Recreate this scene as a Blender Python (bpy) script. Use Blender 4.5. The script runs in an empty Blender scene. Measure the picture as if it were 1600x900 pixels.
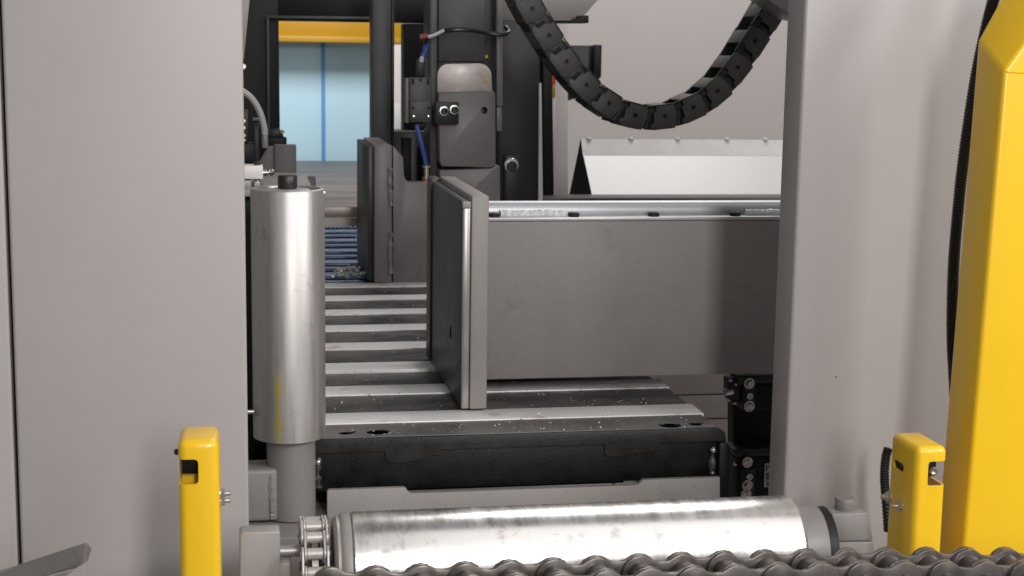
import bpy, bmesh, math, random
from mathutils import Vector, Matrix
random.seed(7)
R_ = math.radians
sc = bpy.context.scene
COL = sc.collection

# ------------------------------------------------------------------ camera
CAM_H = 0.59                      # metres above the saw table
FPX = 2355.0                      # focal length in pixels of a 1600 wide frame
YAW, PITCH, ROLL = R_(10.1), R_(8.69), 0.0143
C0 = Vector((0, 0, CAM_H))
F_ = Vector((math.sin(YAW)*math.cos(PITCH), math.cos(YAW)*math.cos(PITCH), -math.sin(PITCH)))
Rt0 = Vector((math.cos(YAW), -math.sin(YAW), 0))
Up0 = Rt0.cross(F_)
RT = math.cos(ROLL)*Rt0 + math.sin(ROLL)*Up0
UP = -math.sin(ROLL)*Rt0 + math.cos(ROLL)*Up0
cam = bpy.data.cameras.new('camera'); camo = bpy.data.objects.new('camera', cam); COL.objects.link(camo)
m = Matrix.Identity(4)
for i in range(3):
    m[i][0], m[i][1], m[i][2], m[i][3] = RT[i], UP[i], -F_[i], C0[i]
camo.matrix_world = m
cam.sensor_width = 36; cam.lens = FPX/1600*36
cam.clip_start = .05; cam.clip_end = 60
cam.dof.use_dof = True; cam.dof.focus_distance = 2.5; cam.dof.aperture_fstop = 12.0
sc.camera = camo

# ------------------------------------------------------------------ light
w = bpy.data.worlds.new('World'); sc.world = w; w.use_nodes = True
w.node_tree.nodes['Background'].inputs[0].default_value = (1.0, .98, .97, 1)
w.node_tree.nodes['Background'].inputs[1].default_value = .21
def area(name, loc, target, sx, sy, power, col=(1, .985, .972)):
    l = bpy.data.lights.new(name, 'AREA'); l.shape = 'RECTANGLE'; l.size = sx; l.size_y = sy; l.energy = power; l.color = col
    o = bpy.data.objects.new(name, l); COL.objects.link(o); o.location = loc
    o.rotation_euler = (Vector(target)-Vector(loc)).to_track_quat('-Z', 'Y').to_euler()
    return o
area('front_lamp', (.62, -1.3, 1.45), (.5, 2.3, .1), .36, 1.6, 54)           # tall soft lamp behind the camera
area('front_right_lamp', (2.3, -1.3, 1.7), (.8, 2.2, .1), .6, 1.4, 20)      # second tall soft lamp, further right
area('side_lamp', (3.2, -.2, 1.7), (.8, 2.2, .1), .6, .7, 62)             # lamp far to the right
area('hall_ceiling_light', (2.2, -1.3, 3.4), (2.2, -1.25, 0), 3.4, 6.6, 80)   # the hall's bright ceiling over and before the machine
area('rear_hall_lamp', (1.8, 5.2, 3.4), (1.9, 5.8, 0), 1.6, 1.6, 76)        # luminaire over the rear side
area('partition_fill_lamp', (.4, 6.6, 2.2), (.6, 8.8, .3), 1.6, .8, 66)         # added lamp that brightens the light blue partition
vs = sc.view_settings
vs.view_transform = 'Standard'; vs.look = 'None'; vs.exposure = 0.0; vs.gamma = 1.0; vs.use_curve_mapping = False
try:
    sc.cycles.use_denoising = True
except Exception: pass

# ------------------------------------------------------------------ point helper: where the sight line of a picture point meets a plane of the place
def P(px, py, **k):
    d = F_*FPX + RT*(px-800) - UP*(py-450)
    (a, v), = k.items(); i = 'XYZ'.index(a)
    return C0 + d*((v-C0[i])/d[i])

# ------------------------------------------------------------------ materials
M = {}
def mat(name, col, rough=.5, metal=0.0, bump=0.0, bscale=300, var=0.0, vscale=6, stretch=(1, 1, 1), coat=0.0, rvar=0.0, dirt=None, dscale=20, dth=.6, spec=.5):
    mt = bpy.data.materials.new(name); mt.use_nodes = True; nt = mt.node_tree; N = nt.nodes; L = nt.links
    b = N['Principled BSDF']
    b.inputs['Base Color'].default_value = (*col, 1); b.inputs['Roughness'].default_value = rough; b.inputs['Metallic'].default_value = metal
    b.inputs['Coat Weight'].default_value = coat; b.inputs['Coat Roughness'].default_value = .15
    b.inputs['Specular IOR Level'].default_value = spec
    tc = N.new('ShaderNodeTexCoord'); mp = N.new('ShaderNodeMapping'); mp.inputs['Scale'].default_value = stretch
    L.new(tc.outputs['Object'], mp.inputs['Vector'])
    colsock = None
    if var or rvar:
        n = N.new('ShaderNodeTexNoise'); n.inputs['Scale'].default_value = vscale; n.inputs['Detail'].default_value = 6; n.inputs['Roughness'].default_value = .62
        L.new(mp.outputs[0], n.inputs['Vector'])
        if var:
            r = N.new('ShaderNodeValToRGB')
            r.color_ramp.elements[0].position = .3; r.color_ramp.elements[1].position = .7
            r.color_ramp.elements[0].color = (*[max(0, c*(1-var)) for c in col], 1); r.color_ramp.elements[1].color = (*[min(1, c*(1+var)) for c in col], 1)
            L.new(n.outputs['Fac'], r.inputs[0]); L.new(r.outputs[0], b.inputs['Base Color']); colsock = r.outputs[0]
        if rvar:
            mr = N.new('ShaderNodeMapRange'); mr.inputs[1].default_value = .3; mr.inputs[2].default_value = .7
            mr.inputs[3].default_value = max(.03, rough-rvar); mr.inputs[4].default_value = min(1, rough+rvar)
            L.new(n.outputs['Fac'], mr.inputs[0]); L.new(mr.outputs[0], b.inputs['Roughness'])
    if dirt is not None:
        n2 = N.new('ShaderNodeTexNoise'); n2.inputs['Scale'].default_value = dscale; n2.inputs['Detail'].default_value = 7; n2.inputs['Roughness'].default_value = .7
        L.new(tc.outputs['Object'], n2.inputs['Vector'])
        r2 = N.new('ShaderNodeValToRGB'); r2.color_ramp.elements[0].position = dth; r2.color_ramp.elements[1].position = min(1, dth+.12)
        L.new(n2.outputs['Fac'], r2.inputs[0])
        mx = N.new('ShaderNodeMix'); mx.data_type = 'RGBA'
        L.new(r2.outputs[0], mx.inputs['Factor'])
        if colsock: L.new(colsock, mx.inputs[6])
        else: mx.inputs[6].default_value = (*col, 1)
        mx.inputs[7].default_value = (*dirt, 1)
        L.new(mx.outputs[2], b.inputs['Base Color'])
    if bump:
        n3 = N.new('ShaderNodeTexNoise'); n3.inputs['Scale'].default_value = bscale; n3.inputs['Detail'].default_value = 3
        L.new(mp.outputs[0], n3.inputs['Vector'])
        bp = N.new('ShaderNodeBump'); bp.inputs['Strength'].default_value = bump; bp.inputs['Distance'].default_value = .001
        L.new(n3.outputs['Fac'], bp.inputs['Height']); L.new(bp.outputs[0], b.inputs['Normal'])
    M[name] = mt
    return mt
mat('panel_paint', (.405, .372, .363), .42, bump=.12, bscale=420, var=.04, vscale=2.2, rvar=.08, dirt=(.405, .366, .354), dscale=4.5, dth=.58)
mat('wall_paint', (.56, .515, .50), .55, var=.03, vscale=1.5)
mat('beam_paint', (.252, .232, .225), .48, bump=.55, bscale=480, var=.08, vscale=9, rvar=.10, dirt=(.215, .197, .19), dscale=9, dth=.57)
mat('jaw_paint', (.275, .25, .24), .45, bump=.32, bscale=520, var=.07, vscale=12, rvar=.08)
mat('post_paint', (.20, .19, .185), .45, bump=.15, bscale=250, var=.06, vscale=10)
mat('dark_grey_paint', (.070, .068, .069), .45, bump=.15, bscale=200, var=.12, vscale=9, rvar=.08, dirt=(.10, .09, .085), dscale=12, dth=.66)
mat('mid_grey_paint', (.19, .175, .17), .42, bump=.15, bscale=200, var=.10, vscale=9, rvar=.08, dirt=(.09, .085, .085), dscale=14, dth=.62)
mat('charcoal_paint', (.016, .016, .0175), .45, bump=.12, bscale=200, var=.15, vscale=9)
mat('black_paint', (.0045, .0045, .0055), .46, bump=.55, bscale=330, var=.3, vscale=30, rvar=.12, spec=.3)
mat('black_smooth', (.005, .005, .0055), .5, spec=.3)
mat('liner_dark', (.024, .025, .029), .42, bump=.05, bscale=300, var=.10, vscale=5, rvar=.04)
mat('plastic_black', (.016, .016, .017), .45, bump=.25, bscale=500, var=.15, vscale=20)
mat('plastic_black_worn', (.062, .060, .060), .48, bump=.25, bscale=500, var=.2, vscale=25)
mat('rubber_black', (.012, .012, .012), .5)
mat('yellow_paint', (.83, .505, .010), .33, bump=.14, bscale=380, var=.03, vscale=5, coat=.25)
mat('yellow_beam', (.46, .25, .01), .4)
mat('roller_steel', (.47, .445, .43), .44, .8, bump=.06, bscale=60, var=.08, vscale=10, stretch=(9, 9, .5), rvar=.09, dirt=(.36, .32, .30), dscale=30, dth=.60)
mat('bright_steel', (.80, .785, .77), .27, 1.0, bump=.04, bscale=30, var=.07, vscale=9, stretch=(6, .8, .8), rvar=.06, dirt=(.50, .465, .45), dscale=17, dth=.54)
mat('rail_steel', (.82, .80, .785), .45, .15, bump=.03, bscale=50, var=.06, vscale=6, stretch=(1, 8, 8), rvar=.10, dirt=(.48, .44, .42), dscale=13, dth=.56)
mat('deck_steel', (.082, .076, .073), .38, .3, bump=.10, bscale=160, var=.75, vscale=11, stretch=(1, 1.6, 1), rvar=.15, dirt=(.24, .225, .22), dscale=110, dth=.58)
mat('front_deck', (.155, .142, .136), .48, .3, bump=.15, bscale=200, var=.25, vscale=9, rvar=.1, dirt=(.42, .40, .39), dscale=330, dth=.68)
mat('edge_steel', (.36, .335, .32), .32, .6, var=.12, vscale=18, stretch=(6, 6, .6))
mat('zinc', (.70, .69, .67), .25, 1.0, bump=.15, bscale=300, var=.1, vscale=60)
mat('dark_pin', (.018, .0175, .017), .42)
mat('chain_steel', (.165, .147, .138), .33, .8, bump=.12, bscale=90, var=.18, vscale=30, rvar=.10)
mat('light_chain', (.46, .43, .415), .42, .4, bump=.10, bscale=120, var=.10, vscale=40, rvar=.06)
mat('alu_grey', (.47, .46, .465), .38, .45, bump=.10, bscale=300, var=.04, vscale=10)
mat('rod_alu', (.50, .51, .53), .42, .55, bump=.05, bscale=400)
mat('casting_grey', (.32, .302, .295), .45, .2, bump=.2, bscale=200, var=.06, vscale=12)
mat('sealant', (.74, .75, .77), .38, bump=.5, bscale=220)
mat('white_paint', (.60, .587, .578), .32, var=.02, vscale=3)
mat('white_plate', (.70, .68, .67), .4, var=.08, vscale=20)
mat('wear_plate', (.60, .545, .52), .42, .35, var=.14, vscale=26, rvar=.1)
mat('blue_wall', (.46, .68, .80), .5, var=.05, vscale=.8)
mat('blue_joint', (.09, .30, .60), .5)
mat('outfeed_plate', (.17, .155, .15), .50, .35, var=.5, vscale=7, stretch=(.35, 3.2, 1))
mat('grid_bar', (.19, .25, .42), .22, .8, var=.15, vscale=12)  # blue reflection of the partition is tinted into the slat colour
mat('blade_steel', (.48, .42, .38), .38, .7, var=.06, vscale=10, stretch=(.5, 3, 3))
mat('hose_grey', (.34, .34, .34), .4, bump=.05)
mat('cable_blue', (.03, .085, .34), .4)
mat('cable_black', (.014, .014, .015), .3)
mat('red_plastic', (.32, .05, .04), .4)
mat('red_sign', (.75, .07, .03), .4)
mat('yellow_dot', (.85, .52, .02), .35)
mat('brass', (.62, .55, .42), .3, .9)
mat('label_print', (.50, .48, .47), .45)
mat('chip_metal', (.68, .65, .62), .25, .9)
mat('top_strip', (.020, .019, .019), .48, bump=.5, bscale=260, var=.4, vscale=30, rvar=.12, spec=.35, dirt=(.10, .095, .09), dscale=90, dth=.64)
mat('guard_paint', (.30, .272, .265), .28, bump=.05, var=.04)
mat('block_paint', (.13, .118, .113), .5, bump=.15, bscale=200, var=.15, vscale=9)
mat('weld', (.07, .068, .068), .35, .4, bump=.6, bscale=300)
mat('weld_grey', (.22, .20, .195), .4, .2, bump=.5, bscale=300)
mat('floor_grey', (.20, .19, .185), .6, var=.12, vscale=4)
# the guide roller: the same steel, with a smear of yellow paint rubbed off on it
def stained_roller():
    mt = M['roller_steel'].copy(); mt.name = 'roller_steel_smeared'; nt = mt.node_tree; N = nt.nodes; L = nt.links; b = N['Principled BSDF']
    tc = N.new('ShaderNodeTexCoord'); sp = N.new('ShaderNodeSeparateXYZ'); L.new(tc.outputs['Object'], sp.inputs[0])
    def mth(op, a, v=None, b2=None):
        n = N.new('ShaderNodeMath'); n.operation = op
        if hasattr(a, 'node'): L.new(a, n.inputs[0])
        else: n.inputs[0].default_value = a
        if v is not None:
            if hasattr(v, 'node'): L.new(v, n.inputs[1])
            else: n.inputs[1].default_value = v
        return n.outputs[0]
    nz = N.new('ShaderNodeTexNoise'); nz.inputs['Scale'].default_value = 45; L.new(tc.outputs['Object'], nz.inputs['Vector'])
    dx = mth('ABSOLUTE', mth('ADD', sp.outputs[0], .0185))
    mrx = N.new('ShaderNodeMapRange'); mrx.inputs[1].default_value = .0055; mrx.inputs[2].default_value = .001; L.new(dx, mrx.inputs[0])
    mry = N.new('ShaderNodeMapRange'); mry.inputs[1].default_value = .125; mry.inputs[2].default_value = .09; L.new(sp.outputs[2], mry.inputs[0])
    front = mth('LESS_THAN', sp.outputs[1], 0.0)
    fac = mth('MULTIPLY', mth('MULTIPLY', mrx.outputs[0], mry.outputs[0]), mth('MULTIPLY', front, mth('MULTIPLY', nz.outputs['Fac'], 1.7)))
    mx = N.new('ShaderNodeMix'); mx.data_type = 'RGBA'; L.new(fac, mx.inputs['Factor'])
    src = b.inputs['Base Color'].links[0].from_socket
    L.new(src, mx.inputs[6]); mx.inputs[7].default_value = (.66, .55, .03, 1); L.new(mx.outputs[2], b.inputs['Base Color'])
    M['roller_steel_smeared'] = mt
stained_roller()

# ------------------------------------------------------------------ mesh makers (all give a bmesh in place coordinates)
def bev(bm, r, seg=2, angle=30):
    if r <= 0: return bm
    es = [e for e in bm.edges if len(e.link_faces) == 2 and e.calc_face_angle(0) > R_(angle)]
    bmesh.ops.bevel(bm, geom=es, offset=r, segments=seg, profile=.5, affect='EDGES', clamp_overlap=True)
    return bm
def box(x0, x1, y0, y1, z0, z1, r=.0015, seg=2):
    bm = bmesh.new()
    bmesh.ops.create_cube(bm, size=1, matrix=Matrix.Translation(((x0+x1)/2, (y0+y1)/2, (z0+z1)/2)) @ Matrix.Diagonal((abs(x1-x0), abs(y1-y0), abs(z1-z0), 1)))
    return bev(bm, r, seg)
def poly_y(pts, y0, y1, r=0.0, seg=2):
    """outline given as (X, Z) points, extruded in depth from y0 to y1"""
    bm = bmesh.new()
    a = [bm.verts.new((p[0], y0, p[1])) for p in pts]; b = [bm.verts.new((p[0], y1, p[1])) for p in pts]
    n = len(pts); bm.faces.new(a); bm.faces.new(list(reversed(b)))
    for i in range(n): bm.faces.new((a[i], b[i], b[(i+1) % n], a[(i+1) % n]))
    bmesh.ops.recalc_face_normals(bm, faces=bm.faces)
    return bev(bm, r, seg)
def poly_x(pts, x0, x1, r=0.0, seg=2):
    """outline given as (Y, Z) points, extruded along X"""
    bm = bmesh.new()
    a = [bm.verts.new((x0, p[0], p[1])) for p in pts]; b = [bm.verts.new((x1, p[0], p[1])) for p in pts]
    n = len(pts); bm.faces.new(a); bm.faces.new(list(reversed(b)))
    for i in range(n): bm.faces.new((a[i], b[i], b[(i+1) % n], a[(i+1) % n]))
    bmesh.ops.recalc_face_normals(bm, faces=bm.faces)
    return bev(bm, r, seg)
def pix_poly(pts, y0, y1, r=0.0, seg=2):
    q = [P(x, y, Y=y0) for x, y in pts]
    return poly_y([(v.x, v.z) for v in q], y0, y1, r, seg)
def pix_box(px0, py0, px1, py1, y0, y1, r=.0015, seg=2):
    cx, cy = (px0+px1)/2, (py0+py1)/2
    return box(P(px0, cy, Y=y0).x, P(px1, cy, Y=y0).x, y0, y1, P(cx, py1, Y=y0).z, P(cx, py0, Y=y0).z, r, seg)
def align(d):
    return Vector(d).normalized().to_track_quat('Z', 'Y').to_matrix().to_4x4()
def lathe(prof, base=(0, 0, 0), axis=(0, 0, 1), seg=32):
    """prof: (radius, height) pairs along the axis"""
    bm = bmesh.new(); mx = Matrix.Translation(base) @ align(axis); rings = []
    for r, h in prof:
        if r < 1e-6: rings.append([bm.verts.new(mx @ Vector((0, 0, h)))])
        else: rings.append([bm.verts.new(mx @ Vector((r*math.cos(2*math.pi*k/seg), r*math.sin(2*math.pi*k/seg), h))) for k in range(seg)])
    for a, b in zip(rings, rings[1:]):
        for k in range(seg):
            k2 = (k+1) % seg
            if len(a) == 1 and len(b) == 1: continue
            if len(a) == 1: bm.faces.new((a[0], b[k], b[k2]))
            elif len(b) == 1: bm.faces.new((a[k], b[0], a[k2]))
            else: bm.faces.new((a[k], b[k], b[k2], a[k2]))
    for rg, flip in ((rings[0], 0), (rings[-1], 1)):
        if len(rg) > 1: bm.faces.new(rg if flip else list(reversed(rg)))
    bmesh.ops.recalc_face_normals(bm, faces=bm.faces)
    return bm
def cyl(p0, p1, r, seg=24, c=.001):
    d = Vector(p1)-Vector(p0); h = d.length; c = min(c, r*.4, h*.4)
    return lathe([(r-c, 0), (r, c), (r, h-c), (r-c, h)], p0, d, seg)
def tube(pts, r, seg=10, rad=None, sub=6):
    pts = [Vector(p) for p in pts]
    if sub > 1:
        q = []
        for i in range(len(pts)-1):
            p0, p1, p2, p3 = pts[max(i-1, 0)], pts[i], pts[i+1], pts[min(i+2, len(pts)-1)]
            for k in range(sub):
                t = k/sub
                q.append(.5*((2*p1)+(-p0+p2)*t+(2*p0-5*p1+4*p2-p3)*t*t+(-p0+3*p1-3*p2+p3)*t**3))
        q.append(pts[-1]); pts = q
    bm = bmesh.new(); rings = []; up = Vector((.13, .31, .94))
    for i, p in enumerate(pts):
        d = (pts[min(i+1, len(pts)-1)]-pts[max(i-1, 0)]).normalized()
        a = d.cross(up).normalized(); b = d.cross(a).normalized(); rr = r if rad is None else rad(i, r)
        rings.append([bm.verts.new(p+rr*(math.cos(2*math.pi*k/seg)*a+math.sin(2*math.pi*k/seg)*b)) for k in range(seg)])
    for A, B in zip(rings, rings[1:]):
        for k in range(seg): bm.faces.new((A[k], B[k], B[(k+1) % seg], A[(k+1) % seg]))
    bm.faces.new(rings[0]); bm.faces.new(rings[-1])
    bmesh.ops.recalc_face_normals(bm, faces=bm.faces)
    return bm
def join(*bms):
    out = bmesh.new()
    for b in bms:
        me = bpy.data.meshes.new('t'); b.to_mesh(me); b.free(); out.from_mesh(me); bpy.data.meshes.remove(me)
    return out
def bead(pts, r, seed=0, jit=.35, seg=8, sub=5):
    rnd = random.Random(seed)
    return tube(pts, r, seg, rad=lambda i, rr: rr*(1+jit*(rnd.random()-.5)*2), sub=sub)

# ------------------------------------------------------------------ scene object helpers
def mesh_of(bm, name, origin=(0, 0, 0), smooth=35):
    bm.transform(Matrix.Translation(-Vector(origin)))
    me = bpy.data.meshes.new(name); bm.to_mesh(me); bm.free()
    for p in me.polygons: p.use_smooth = True
    me.set_sharp_from_angle(angle=R_(smooth))
    return me
def thing(name, label, cat, origin, group=None):
    o = bpy.data.objects.new(name, None); COL.objects.link(o); o.location = origin; o.empty_display_size = .05
    o['label'] = label; o['category'] = cat
    if group: o['group'] = group
    o['org'] = 0; del o['org']
    ORG[o.name] = Vector(origin)
    return o
ORG = {}
def part(parent, name, bm, mt, label=None, smooth=35):
    org = ORG[parent.name]
    me = mesh_of(bm, name, org, smooth); me.materials.append(M[mt])
    o = bpy.data.objects.new(name, me); COL.objects.link(o); o.parent = parent
    ORG[o.name] = org
    if label: o['label'] = label
    return o
def placed(parent, name, me, loc, rot=None):
    """a part that shares its mesh with its look-alikes"""
    o = bpy.data.objects.new(name, me); COL.objects.link(o); o.parent = parent
    o.location = Vector(loc)-ORG[parent.name]
    if rot is not None: o.rotation_euler = rot
    ORG[o.name] = Vector(loc)
    return o
def struct(name, bm, mt, label, cat):
    me = mesh_of(bm, name); me.materials.append(M[mt]); o = bpy.data.objects.new(name, me); COL.objects.link(o)
    o['kind'] = 'structure'; o['label'] = label; o['category'] = cat; ORG[o.name] = Vector((0, 0, 0)); return o
def shared(bm, name, mt):
    me = mesh_of(bm, name); me.materials.append(M[mt]); return me
def cut(o, *cutters):
    tmp = []
    for bm in cutters:
        me = mesh_of(bm, 'cutter', ORG[o.name]); c = bpy.data.objects.new('cutter', me); COL.objects.link(c)
        c.parent = o.parent
        md = o.modifiers.new('b', 'BOOLEAN'); md.operation = 'DIFFERENCE'; md.object = c; md.solver = 'EXACT'; tmp.append((c, me))
    dg = bpy.context.evaluated_depsgraph_get(); dg.update()
    new = bpy.data.meshes.new_from_object(o.evaluated_get(dg))
    o.modifiers.clear(); old = o.data; mts = [s for s in old.materials]; o.data = new
    if not new.materials:
        for s in mts: new.materials.append(s)
    for p in new.polygons: p.use_smooth = True
    new.set_sharp_from_angle(angle=R_(35))
    for c, me in tmp:
        bpy.data.objects.remove(c); bpy.data.meshes.remove(me)
    return o
def bolt_head(r, h, socket=True):
    """a cap screw head along +Z with a hexagon socket"""
    if socket: return lathe([(r*.92, 0), (r, h*.1), (r, h*.85), (r*.88, h), (r*.55, h), (r*.52, h*.45), (0, h*.45)], seg=20)
    return join(lathe([(r*.98, 0), (r, h*.12), (r*.98, h*.8), (r*.8, h), (0, h)], seg=6), lathe([(r*1.25, -h*.25), (r*1.25, 0), (r, .0002)], seg=20))

# ================================================================== THE SETTING
struct('floor', box(-3, 6, -3, 9.5, -1.02, -1.0, 0), 'floor_grey', 'grey workshop floor under the machine', 'floor')
struct('wall_back', box(1.15, 6, 6.5, 6.6, -1.0, 3.2, 0), 'wall_paint', 'plain light grey wall panel behind the cable chain', 'wall')

# light blue partition far behind, with its yellow beam
yB = 8.7
bw = thing('partition_wall', 'light blue partition panels far behind the saw, split by a blue joint', 'partition', (P(505, 260, Y=yB).x, yB, -1.0))
xa, xj0, xj1, xb = P(330, 150, Y=yB).x, P(502.3, 150, Y=yB).x, P(508, 150, Y=yB).x, P(612, 150, Y=yB).x
zt = P(505, 66, Y=yB).z
part(bw, 'panel', box(xa, xj0, yB, yB+.04, -1.0, zt, .002), 'blue_wall')
part(bw, 'panel', box(xj1, xb, yB, yB+.04, -1.0, zt, .002), 'blue_wall')
part(bw, 'joint', box(xj0, xj1, yB-.006, yB+.03, -1.0, zt, .001), 'blue_joint')
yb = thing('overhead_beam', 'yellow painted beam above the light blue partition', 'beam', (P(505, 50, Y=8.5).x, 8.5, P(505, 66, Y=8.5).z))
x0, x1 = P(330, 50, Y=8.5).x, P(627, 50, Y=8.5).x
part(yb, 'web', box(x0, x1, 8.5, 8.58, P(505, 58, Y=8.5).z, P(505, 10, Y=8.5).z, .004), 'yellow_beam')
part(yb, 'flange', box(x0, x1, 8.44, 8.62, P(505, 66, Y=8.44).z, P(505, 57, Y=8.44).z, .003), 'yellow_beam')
gp = thing('partition_post', 'narrow pale grey upright seen between dark post and black housing', 'post', (P(622, 250, Y=8.3).x, 8.3, -1.0))
part(gp, 'upright', pix_box(612, 70, 632, 420, 8.3, 8.4, .004), 'wall_paint')
part(gp, 'marker_plate', pix_box(616, 163, 627, 202, 8.29, 8.299, .001), 'white_paint', 'small white plate on the grey upright')

# outfeed plate and slatted grid behind the blade
op = thing('outfeed_plate', 'streaked grey steel outfeed plate in front of the light blue partition', 'steel plate', (.6, 5.5, -.03))
part(op, 'plate', box(-.25, 1.25, 5.45, 8.62, -.03, -.004, .002), 'outfeed_plate')
gr = thing('slat_grid', 'row of glossy dark slats below the saw blade teeth', 'grid', (.36, 3.99, -.04))
gm = shared(box(-.2, .2, 0, .045, -.012, 0, .004), 'slat', 'grid_bar')
for k in range(16):
    placed(gr, 'slat', gm, (.37, 4.0+.088*k, -.010+.004*math.sin(k*2.1)))
part(gr, 'tray', box(.1, .64, 3.96, 5.43, -.06, -.045, .001), 'black_smooth')

# ================================================================== DARK HOUSING ROUND THE SAW HEAD
yH = 4.9
dh = thing('saw_housing', 'black machine housing around the opening to the light blue partition', 'housing', (.2, yH, -.2))
part(dh, 'side_wall', pix_poly([(330, -40), (434.5, -40), (438, 250), (330, 420)], yH, yH+.12, .004), 'black_smooth')
part(dh, 'edge_highlight', pix_poly([(416.5, 24), (420, 24), (422, 246), (418.5, 246)], yH-.02, yH-.001, .001), 'dark_grey_paint')  # lighter strip painted in as the highlight along the inner edge
part(dh, 'lintel', pix_poly([(434, -40), (700, -40), (700, 36), (434, 31.5)], yH+.002, yH+.14, .004), 'black_smooth')
part(dh, 'lintel_edge', pix_poly([(418, 24), (600, 26.5), (600, 31), (418, 28.5)], yH-.02, yH-.001, .001), 'dark_grey_paint')
part(dh, 'back_plate', pix_poly([(631, 37), (846, 37), (846, 470), (631, 470)], yH+.003, yH+.10, .004), 'black_smooth')
vp = thing('support_post', 'dark grey square post rising behind the rear vice jaw', 'post', (P(598, 240, Y=4.35).x, 4.35, .2))
part(vp, 'post', pix_box(582, -40, 611, 300, 4.35, 4.46, .003), 'dark_grey_paint')
part(vp, 'rear_bracket', pix_poly([(617, 205), (684, 205), (684, 330), (617, 330)], 4.40, 4.44, .002), 'mid_grey_paint')
part(vp, 'bracket_slot', pix_box(627.5, 215, 643, 300, 4.385, 4.399, .001), 'black_smooth')
part(vp, 'bracket_slot', pix_box(653, 228, 667, 300, 4.385, 4.399, .001), 'black_smooth')
part(vp, 'edge_strip', pix_box(611.5, -40, 616, 300, 4.37, 4.45, .002), 'charcoal_paint')
# sheet hanging at the top left of the opening
cs = thing('corner_sheet', 'tapering grey sheet at the top left corner of the opening', 'sheet metal', (P(383, 60, Y=2.5).x, 2.5, P(383, 100, Y=2.5).z))
part(cs, 'sheet', pix_poly([(360, -30), (393, -30), (381, 92), (360, 96)], 2.5, 2.506, .001), 'mid_grey_paint')
part(cs, 'bolt', cyl(P(380, 104, Y=2.5), P(380, 104, Y=2.485), .005, 12), 'zinc')

# dark plates right of the guide column
rp = thing('saw_frame_plate', 'tall black frame plate with a pale edge right of the guide column', 'frame plate', (P(815, 312, Y=4.45).x, 4.45, 0))
part(rp, 'plate', pix_poly([(780, 30), (842, 30), (846, 330), (780, 330)], 4.45, 4.52, .003), 'charcoal_paint')
part(rp, 'pale_edge', pix_poly([(842.5, 130), (846, 130), (848.5, 330), (841, 330)], 4.44, 4.50, .001), 'white_plate')
part(rp, 'dark_gap_strip', pix_poly([(848, 60), (862, 60), (866, 330), (850, 330)], 4.6, 4.66, .002), 'black_smooth')  # black strip standing in for the dark gap beside the plate
part(rp, 'bracket', pix_box(790, 243, 811, 330, 4.40, 4.449, .002), 'charcoal_paint')
b0 = P(799, 258, Y=4.40); bm = bolt_head(.016, .016)
bm.transform(Matrix.Translation(b0+Vector((0, 0, -.003))) @ align((0, -1, 0))); part(rp, 'bolt', bm, 'dark_pin')
part(rp, 'washer', cyl(b0+Vector((0, -.002, 0)), b0+Vector((0, 0, 0)), .021, 24), 'zinc')
part(rp, 'top_sheet', pix_poly([(785, -30), (815, -30), (815, 29), (785, 29)], 4.46, 4.50, .002), 'mid_grey_paint')
sl = thing('signal_strip', 'narrow coloured strip with red end beside the black frame plate', 'signal strip', (P(865, 312, Y=4.9).x, 4.85, .1))
part(sl, 'strip', pix_poly([(862, 112), (869, 112), (868, 330), (862, 330)], 4.85, 4.88, .001), 'white_plate')
part(sl, 'red_end', pix_poly([(862.5, 112), (868.5, 112), (868.5, 131), (862.5, 131)], 4.84, 4.849, .001), 'red_sign')
part(sl, 'amber_band', pix_poly([(863, 132), (868, 132), (868, 152), (863, 152)], 4.84, 4.849, .001), 'yellow_beam')
tb = thing('ceiling_bracket', 'grey slanted sheet bracket with black bar at top centre', 'bracket', (P(880, 34, Y=5.2).x, 5.2, P(880, 34, Y=5.2).z))
part(tb, 'sheet', pix_poly([(826, -30), (960, -30), (908, 30), (826, 30)], 5.2, 5.24, .002), 'panel_paint')
part(tb, 'black_bar', pix_poly([(855, 31), (902, 31), (906, 24), (920, 24), (920, 36), (855, 36)], 5.15, 5.26, .002), 'black_smooth')
wb = thing('wall_box', 'small dark box on the wall behind the cable chain', 'box', (P(915, 150, Y=5.9).x, 5.9, P(915, 150, Y=5.9).z))
part(wb, 'casing', pix_poly([(886, 71), (938, 71), (938, 122), (912, 150), (886, 158)], 5.9, 6.1, .004), 'charcoal_paint')
part(wb, 'edge_flange', pix_box(928, 70, 940, 121, 5.86, 5.895, .002), 'black_smooth')
up_ = thing('wall_upright', 'pale grey sheet upright left of the back wall', 'upright', (P(880, 312, Y=5.6).x, 5.6, -.2))
part(up_, 'upright', pix_poly([(868, 34), (887, 34), (888, 330), (866, 330)], 5.6, 5.66, .003), 'wall_paint')

# white ridge-shaped cover
yr = 4.85
cv = thing('ridge_cover', 'white ridge-shaped sheet cover with rivets below the cable chain', 'cover', (P(1080, 310, Y=yr).x, yr, P(1080, 320, Y=yr).z))
xl = P(908, 220, Y=yr).x; xr = 2.4
zr, zbnd = P(1080, 218, Y=yr).z, P(1080, 243, Y=yr-.02).z
zlo = P(1000, 322, Y=yr-.2).z
part(cv, 'top_band', poly_x([(yr, zr), (yr+.004, zr), (yr-.026, zbnd), (yr-.030, zbnd)], xl, xr), 'white_plate', smooth=20)
part(cv, 'front_sheet', poly_x([(yr-.031, zbnd-.0005), (yr-.026, zbnd-.0005), (yr-.2, zlo), (yr-.205, zlo)], xl+.002, xr), 'white_paint', smooth=20)
part(cv, 'shaded_rear_sheet', poly_x([(yr+.005, zr), (yr+.009, zr), (yr+.17, zlo), (yr+.166, zlo)], xl, xr), 'charcoal_paint', smooth=20)  # charcoal colour stands in for the shade inside the white cover
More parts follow.
